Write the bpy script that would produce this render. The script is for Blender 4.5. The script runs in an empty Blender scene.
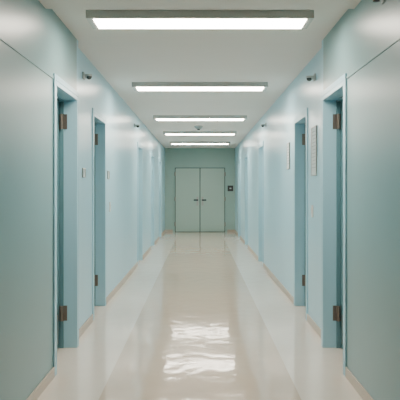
import bpy, bmesh, math
from mathutils import Vector, Matrix

# ---------------- materials ----------------
def mat(name, col, rough=0.5, metal=0.0, noise=0.0, nscale=3.0, bump=0.0, bscale=8.0, spec=0.5, emis=None, estr=0.0, coat=0.0, bdist=0.02, vscale=None, bdet=1):
    m = bpy.data.materials.new(name); m.use_nodes = True
    nt = m.node_tree; b = nt.nodes['Principled BSDF']
    b.inputs['Base Color'].default_value = (*col, 1)
    b.inputs['Roughness'].default_value = rough
    b.inputs['Metallic'].default_value = metal
    b.inputs['Specular IOR Level'].default_value = spec
    b.inputs['Coat Weight'].default_value = coat
    tc = nt.nodes.new('ShaderNodeTexCoord')
    if noise > 0:
        n = nt.nodes.new('ShaderNodeTexNoise'); n.inputs['Scale'].default_value = nscale
        n.inputs['Detail'].default_value = 4
        r = nt.nodes.new('ShaderNodeMix'); r.data_type = 'RGBA'
        r.inputs[6].default_value = (*[c*(1-noise) for c in col], 1)
        r.inputs[7].default_value = (*[min(1, c*(1+noise)) for c in col], 1)
        nt.links.new(tc.outputs['Object'], n.inputs['Vector'])
        nt.links.new(n.outputs['Fac'], r.inputs[0])
        nt.links.new(r.outputs[2], b.inputs['Base Color'])
    if bump > 0:
        n2 = nt.nodes.new('ShaderNodeTexNoise'); n2.inputs['Scale'].default_value = bscale
        n2.inputs['Detail'].default_value = bdet
        bp = nt.nodes.new('ShaderNodeBump'); bp.inputs['Strength'].default_value = bump
        bp.inputs['Distance'].default_value = bdist
        if vscale:
            mp = nt.nodes.new('ShaderNodeMapping'); mp.inputs['Scale'].default_value = vscale
            nt.links.new(tc.outputs['Object'], mp.inputs['Vector']); nt.links.new(mp.outputs['Vector'], n2.inputs['Vector'])
        else:
            nt.links.new(tc.outputs['Object'], n2.inputs['Vector'])
        nt.links.new(n2.outputs['Fac'], bp.inputs['Height'])
        nt.links.new(bp.outputs['Normal'], b.inputs['Normal'])
    if emis:
        b.inputs['Emission Color'].default_value = (*emis, 1)
        b.inputs['Emission Strength'].default_value = estr
    return m

M_WALL = mat('wall_blue_paint', (0.43, 0.70, 0.82), 0.30, noise=0.03, nscale=1.5, bump=0.05, bscale=2.5)
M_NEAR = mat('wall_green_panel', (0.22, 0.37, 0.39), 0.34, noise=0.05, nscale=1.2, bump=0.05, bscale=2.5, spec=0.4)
M_CEIL = mat('ceiling_paint', (0.87, 0.80, 0.75), 0.7, noise=0.02)
M_END = mat('end_wall_paint', (0.34, 0.50, 0.46), 0.45, noise=0.03)
M_EDOOR = mat('end_door_paint', (0.40, 0.54, 0.48), 0.4, noise=0.02)
M_FRAME = mat('door_frame_paint', (0.37, 0.63, 0.75), 0.35, noise=0.02)
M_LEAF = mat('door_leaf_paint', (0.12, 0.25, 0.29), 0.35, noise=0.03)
M_GAP = mat('dark_gasket', (0.03, 0.05, 0.055), 0.6)
M_SEAM = mat('panel_seam', (0.14, 0.24, 0.25), 0.5)
M_HINGE = mat('hinge_brass', (0.26, 0.21, 0.18), 0.35, metal=0.7)
M_STEEL = mat('brushed_steel', (0.45, 0.45, 0.43), 0.3, metal=0.9)
M_BASE = mat('baseboard_vinyl', (0.50, 0.42, 0.35), 0.35, noise=0.04)
M_HOUS = mat('lamp_housing', (0.55, 0.54, 0.51), 0.45)
M_TUBE = mat('lamp_diffuser', (0.9, 0.9, 0.85), 0.4, emis=(1.0, 0.91, 0.77), estr=43)
M_WHITE = mat('white_plastic', (0.75, 0.76, 0.74), 0.35)
M_GREY = mat('grey_plastic', (0.42, 0.48, 0.49), 0.35)
M_DARK = mat('dark_plastic', (0.03, 0.035, 0.035), 0.35)
M_GLASS = mat('smoked_dome', (0.05, 0.06, 0.06), 0.08)
M_PAPER = mat('paper', (0.62, 0.68, 0.68), 0.6, noise=0.05, nscale=20)
M_INK = mat('printed_ink', (0.35, 0.40, 0.40), 0.6)
M_FL_C = mat('floor_vinyl_beige', (0.60, 0.475, 0.375), 0.08, noise=0.03, nscale=2.0, bump=0.30, bscale=6.0, bdist=0.0080, vscale=(1, 0.7, 1), spec=0.42)
M_FL_B = mat('floor_vinyl_border', (0.75, 0.67, 0.59), 0.07, noise=0.03, nscale=2.0, bump=0.30, bscale=6.0, bdist=0.0070, vscale=(1, 0.7, 1), spec=0.55)

# ---------------- helpers ----------------
class B:
    def __init__(s, name):
        s.name = name; s.bm = bmesh.new(); s.mats = []
    def mi(s, m):
        if m not in s.mats: s.mats.append(m)
        return s.mats.index(m)
    def box(s, a, b, m, bev=0.0):
        x0, x1 = sorted((a[0], b[0])); y0, y1 = sorted((a[1], b[1])); z0, z1 = sorted((a[2], b[2]))
        t = bmesh.new()
        bmesh.ops.create_cube(t, size=1)
        for v in t.verts:
            v.co = Vector(((x0+x1)/2+v.co.x*(x1-x0), (y0+y1)/2+v.co.y*(y1-y0), (z0+z1)/2+v.co.z*(z1-z0)))
        if bev > 0:
            bmesh.ops.bevel(t, geom=t.edges[:], offset=bev, segments=2, affect='EDGES', profile=0.5)
        s.merge(t, m)
    def merge(s, t, m, smooth=False):
        i = s.mi(m)
        bmesh.ops.recalc_face_normals(t, faces=t.faces[:])
        for f in t.faces: f.material_index = i; f.smooth = smooth
        me = bpy.data.meshes.new('tmp'); t.to_mesh(me); t.free()
        s.bm.from_mesh(me); bpy.data.meshes.remove(me)
    def cyl(s, c, r, h, axis, m, r2=None, seg=24):
        t = bmesh.new()
        bmesh.ops.create_cone(t, cap_ends=True, segments=seg, radius1=r, radius2=r if r2 is None else r2, depth=h)
        R = {'x': Matrix.Rotation(math.pi/2, 4, 'Y'), 'y': Matrix.Rotation(math.pi/2, 4, 'X'), 'z': Matrix.Identity(4)}[axis]
        bmesh.ops.transform(t, matrix=Matrix.Translation(c) @ R, verts=t.verts[:])
        s.merge(t, m, False)
    def ball(s, c, r, m, sc=(1, 1, 1)):
        t = bmesh.new()
        bmesh.ops.create_uvsphere(t, u_segments=24, v_segments=14, radius=r)
        bmesh.ops.transform(t, matrix=Matrix.Translation(c) @ Matrix.Diagonal((*sc, 1)), verts=t.verts[:])
        s.merge(t, m, True)
    def done(s):
        me = bpy.data.meshes.new(s.name); s.bm.to_mesh(me); s.bm.free()
        for m in s.mats: me.materials.append(m)
        o = bpy.data.objects.new(s.name, me); bpy.context.collection.objects.link(o)
        return o

# ---------------- dimensions ----------------
EYE = 1.37; CEIL = 2.67; W = 1.12; WN = 1.07; T = 0.32
Y0 = -3.0; STEP = 5.98; YE = 21.7
DH = 2.17
DOORS_L = [(5.0, 5.9, WN), (7.1, 8.0, W), (12.2, 13.1, W), (15.6, 16.5, W), (18.6, 19.5, W)]
DOORS_R = [(5.0, 5.9, WN), (7.1, 8.0, W), (12.0, 12.9, W), (15.9, 16.8, W), (18.9, 19.8, W)]

def wall(side, sgn, doors):
    XO = sgn*(W+T)
    b = B('wall_' + side)          # near, thicker stretch
    (a, c, w) = doors[0]
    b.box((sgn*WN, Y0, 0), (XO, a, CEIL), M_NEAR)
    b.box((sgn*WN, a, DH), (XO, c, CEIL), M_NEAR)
    b.box((sgn*WN, c, 0), (XO, STEP, CEIL), M_WALL)
    for yy in (1.4, 3.2):
        b.box((sgn*(WN-0.0015), yy, 0.1), (sgn*(WN+0.01), yy+0.004, CEIL-0.06), M_SEAM)
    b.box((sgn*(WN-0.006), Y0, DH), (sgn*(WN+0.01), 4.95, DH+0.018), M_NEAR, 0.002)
    b.done()
    b = B('wall_' + side)          # rest of the corridor
    y = STEP
    for (a, c, w) in doors[1:]:
        b.box((sgn*W, y, 0), (XO, a, CEIL), M_WALL)
        b.box((sgn*W, a, DH), (XO, c, CEIL), M_WALL)
        y = c
    b.box((sgn*W, y, 0), (XO, YE, CEIL), M_WALL)
    b.done()
    bb = B('baseboard_' + side)
    y = Y0
    bh = 0.075
    for (a, c, w) in doors:
        if w != WN and y < STEP:
            y = STEP-0.06
        bb.box((sgn*(w-0.012), y+0.06 if y > Y0 else y, 0), (sgn*w, a-0.046, bh), M_BASE, 0.003)
        y = c
    bb.box((sgn*(W-0.012), y+0.06, 0), (sgn*W, YE, bh), M_BASE, 0.003)
    bb.done()

wall('left', -1, DOORS_L); wall('right', 1, DOORS_R)

fl = B('floor')
fw = 0.66
fl.box((-fw, Y0, -0.1), (fw, YE, 0), M_FL_C)
fl.box((-W-T, Y0, -0.1), (-fw, YE, 0), M_FL_B)
fl.box((fw, Y0, -0.1), (W+T, YE, 0), M_FL_B)
fl.done()
ce = B('ceiling')
ce.box((-W-T, Y0, CEIL), (W+T, YE, CEIL+0.1), M_CEIL)
ce.box((-WN, Y0, CEIL-0.05), (WN, 4.72, CEIL), M_CEIL)
ce.done()
wf = B('wall_front')
wf.box((-W-T, YE, 0), (W+T, YE+0.2, CEIL), M_END); wf.done()
wb = B('wall_back')
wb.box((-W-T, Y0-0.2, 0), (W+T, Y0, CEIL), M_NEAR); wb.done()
bf = B('baseboard_front')
for s in (-1, 1):
    bf.box((s*0.87, YE-0.012, 0), (s*(W-0.013), YE, 0.075), M_BASE, 0.003)
bf.done()

# ---------------- side doors ----------------
n = 0
def side_door(sgn, y0, y1, w):
    global n
    n += 1
    b = B('door_%d' % n)
    rec = 0.16
    fr = 0.035
    e = 0.012
    xi, xo = sgn*(w-e), sgn*(w+rec+0.05)
    b.box((xi, y0-0.0, 0), (xo, y0+fr, DH-fr), M_FRAME, 0.003)
    b.box((xi, y1-fr, 0), (xo, y1, DH-fr), M_FRAME, 0.003)
    b.box((xi, y0, DH-fr), (xo, y1, DH), M_FRAME, 0.003)
    for (a, c) in ((y0-0.045, y0), (y1, y1+0.045)):
        b.box((xi, a, 0), (sgn*w, c, DH+0.045), M_FRAME, 0.003)
    b.box((xi, y0, DH), (sgn*w, y1, DH+0.045), M_FRAME, 0.003)
    for (a, c) in ((y0+fr, y0+fr+0.015), (y1-fr-0.015, y1-fr)):
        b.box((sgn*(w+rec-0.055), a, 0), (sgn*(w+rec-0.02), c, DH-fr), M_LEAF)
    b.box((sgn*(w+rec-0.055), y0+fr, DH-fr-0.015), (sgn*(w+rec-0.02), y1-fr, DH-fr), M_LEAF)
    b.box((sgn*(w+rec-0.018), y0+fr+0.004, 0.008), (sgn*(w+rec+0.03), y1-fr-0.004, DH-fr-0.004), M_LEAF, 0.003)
    b.box((sgn*(w+rec+0.03), y0, 0), (sgn*(w+rec+0.05), y1, DH-fr), M_GAP)
    b.box((sgn*(w+rec-0.021), y0+0.09, 0.05), (sgn*(w+rec-0.017), y1-0.09, 0.30), M_STEEL)
    for z in (0.30, 1.95):
        b.cyl((sgn*(w+rec-0.040), y1-fr-0.03, z), 0.011, 0.13, 'z', M_HINGE)
        b.box((sgn*(w+rec-0.060), y1-fr-0.019, z-0.065), (sgn*(w+rec-0.020), y1-fr-0.015, z+0.065), M_HINGE)
        b.box((sgn*(w+rec-0.085), y1-fr-0.004, z-0.065), (sgn*(w+rec-0.056), y1-fr, z+0.065), M_HINGE)
    hy = y0+fr+0.07
    b.cyl((sgn*(w+rec-0.024), hy, 1.03), 0.026, 0.012, 'x', M_STEEL)
    b.cyl((sgn*(w+rec-0.045), hy, 1.03), 0.009, 0.05, 'x', M_STEEL)
    b.box((sgn*(w+rec-0.075), hy-0.01, 1.02), (sgn*(w+rec-0.06), hy+0.12, 1.04), M_STEEL, 0.004)
    b.done()
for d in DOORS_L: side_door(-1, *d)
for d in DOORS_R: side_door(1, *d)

# ---------------- end double door ----------------
b = B('double_door')
hw, hh = 0.85, 2.10; yf = YE-0.0005
b.box((-hw, yf-0.03, 0), (-hw+0.05, yf, hh), M_END, 0.003)
b.box((hw-0.05, yf-0.03, 0), (hw, yf, hh), M_END, 0.003)
b.box((-hw+0.05, yf-0.03, hh-0.05), (hw-0.05, yf, hh), M_END, 0.003)
b.box((-hw+0.05, yf-0.004, 0), (hw-0.05, yf, hh-0.05), M_GAP)
for s in (-1, 1):
    b.box((s*0.012, yf-0.022, 0.012), (s*(hw-0.070), yf-0.003, hh-0.070), M_EDOOR, 0.003)
    for z in (0.25, 1.05, 1.85):
        b.cyl((s*(hw-0.054), yf-0.032, z), 0.018, 0.13, 'z', M_HINGE)
    b.box((s*0.11, yf-0.030, 0.84), (s*0.05, yf-0.021, 1.12), M_STEEL, 0.003)
    b.cyl((s*0.078, yf-0.05, 1.02), 0.012, 0.05, 'y', M_GAP)
    b.box((s*0.055, yf-0.082, 0.995), (s*0.20, yf-0.068, 1.04), M_GAP, 0.004)
b.done()

# ---------------- ceiling lights ----------------
for y in (4.94, 8.26, 12.0, 15.3, 18.6):
    b = B('ceiling_light')
    hwid, dep, h = 0.83, 0.34, 0.058
    zb = CEIL-h
    b.box((-hwid, y, zb+0.006), (hwid, y+dep, CEIL), M_HOUS, 0.004)
    b.box((-hwid, y, zb), (hwid, y+0.03, zb+0.012), M_HOUS, 0.002)
    b.box((-hwid, y+dep-0.03, zb), (hwid, y+dep, zb+0.012), M_HOUS, 0.002)
    for s in (-1, 1):
        b.box((s*hwid, y+0.03, zb), (s*(hwid-0.05), y+dep-0.03, zb+0.012), M_HOUS, 0.002)
    b.box((-hwid+0.05, y+0.03, zb-0.005), (hwid-0.05, y+dep-0.03, zb+0.005), M_TUBE, 0.002)
    b.done()

b = B('smoke_detector')
b.cyl((-0.03, 14.0, CEIL-0.012), 0.085, 0.024, 'z', M_GREY)
b.cyl((-0.03, 14.0, CEIL-0.045), 0.05, 0.044, 'z', M_GREY, r2=0.075)
b.cyl((-0.03, 14.0, CEIL-0.075), 0.028, 0.018, 'z', M_DARK)
b.done()

def dome(sgn, y, z, w):
    b = B('security_camera')
    b.box((sgn*(w-0.0005), y-0.045, z+0.0), (sgn*(w-0.018), y+0.045, z+0.065), M_GREY, 0.005)
    b.cyl((sgn*(w-0.038), y, z+0.03), 0.020, 0.045, 'x', M_GREY)
    b.ball((sgn*(w-0.060), y, z+0.022), 0.026, M_GLASS)
    b.cyl((sgn*(w-0.060), y, z+0.036), 0.029, 0.018, 'z', M_GREY)
    b.done()
for s, y in ((-1, 6.5), (1, 6.6), (-1, 11.6), (1, 11.5)):
    dome(s, y, 2.42, W)
# small camera high on the near right wall
b = B('dome_camera')
yc, zc = 3.95, 2.47
b.box((WN-0.0005, yc-0.03, zc-0.02), (WN-0.012, yc+0.03, zc+0.05), M_GREY, 0.003)
b.cyl((WN-0.03, yc, zc+0.02), 0.012, 0.04, 'x', M_DARK)
b.cyl((WN-0.045, yc, zc+0.015), 0.020, 0.05, 'z', M_DARK)
b.done()

def notice(name, sgn, y0, y1, z0, z1, w=W):
    b = B(name)
    x0 = sgn*(w-0.0005); x1 = sgn*(w-0.012)
    f = 0.010
    b.box((x0, y0, z0), (sgn*(w-0.008), y1, z1), M_PAPER)
    for (a, c, d, e2) in ((y0, y1, z0, z0+f), (y0, y1, z1-f, z1), (y0, y0+f, z0+f, z1-f), (y1-f, y1, z0+f, z1-f)):
        b.box((x0, a, d), (x1, c, e2), M_STEEL, 0.002)
    k = int((z1-z0-0.08)/0.035)
    for i in range(k):
        zz = z1-0.05-i*0.035
        b.box((sgn*(w-0.0075), y0+0.04, zz-0.004), (sgn*(w-0.0085), y1-0.04-(0.06 if i % 3 == 2 and y1-y0 > 0.25 else 0), zz+0.003), M_INK)
    b.done()
notice('notice_board', 1, 6.50, 6.80, 1.50, 1.98)
notice('notice_board', 1, 8.45, 8.70, 1.62, 1.95)
notice('door_sign', -1, 6.45, 6.60, 1.48, 1.57)
notice('door_sign', -1, 8.2, 8.35, 1.49, 1.59)

def switch(sgn, y, z):
    b = B('light_switch')
    b.box((sgn*(W-0.0005), y-0.04, z-0.06), (sgn*(W-0.012), y+0.04, z+0.06), M_WHITE, 0.003)
    b.box((sgn*(W-0.011), y-0.015, z-0.03), (sgn*(W-0.018), y+0.015, z+0.03), M_WHITE, 0.002)
    b.done()
switch(1, 6.75, 1.15); switch(-1, 8.4, 1.15)

b = B('access_keypad')
b.box((0.88, YE-0.02, 1.30), (1.06, YE-0.0005, 1.48), M_DARK, 0.004)
b.box((0.94, YE-0.023, 1.37), (1.00, YE-0.019, 1.41), M_GREY)
b.done()

# ---------------- world, camera ----------------
w = bpy.data.worlds.new('world'); bpy.context.scene.world = w; w.use_nodes = True
w.node_tree.nodes['Background'].inputs[0].default_value = (0.6, 0.7, 0.75, 1)
w.node_tree.nodes['Background'].inputs[1].default_value = 0.05

cd = bpy.data.cameras.new('camera'); cam = bpy.data.objects.new('camera', cd)
bpy.context.collection.objects.link(cam)
cam.location = (0, 0, EYE); cam.rotation_euler = (math.pi/2, 0, 0)
cd.sensor_width = 36; cd.lens = 36*680/400
cd.shift_y = -11/400
cd.clip_start = 0.05
bpy.context.scene.camera = cam
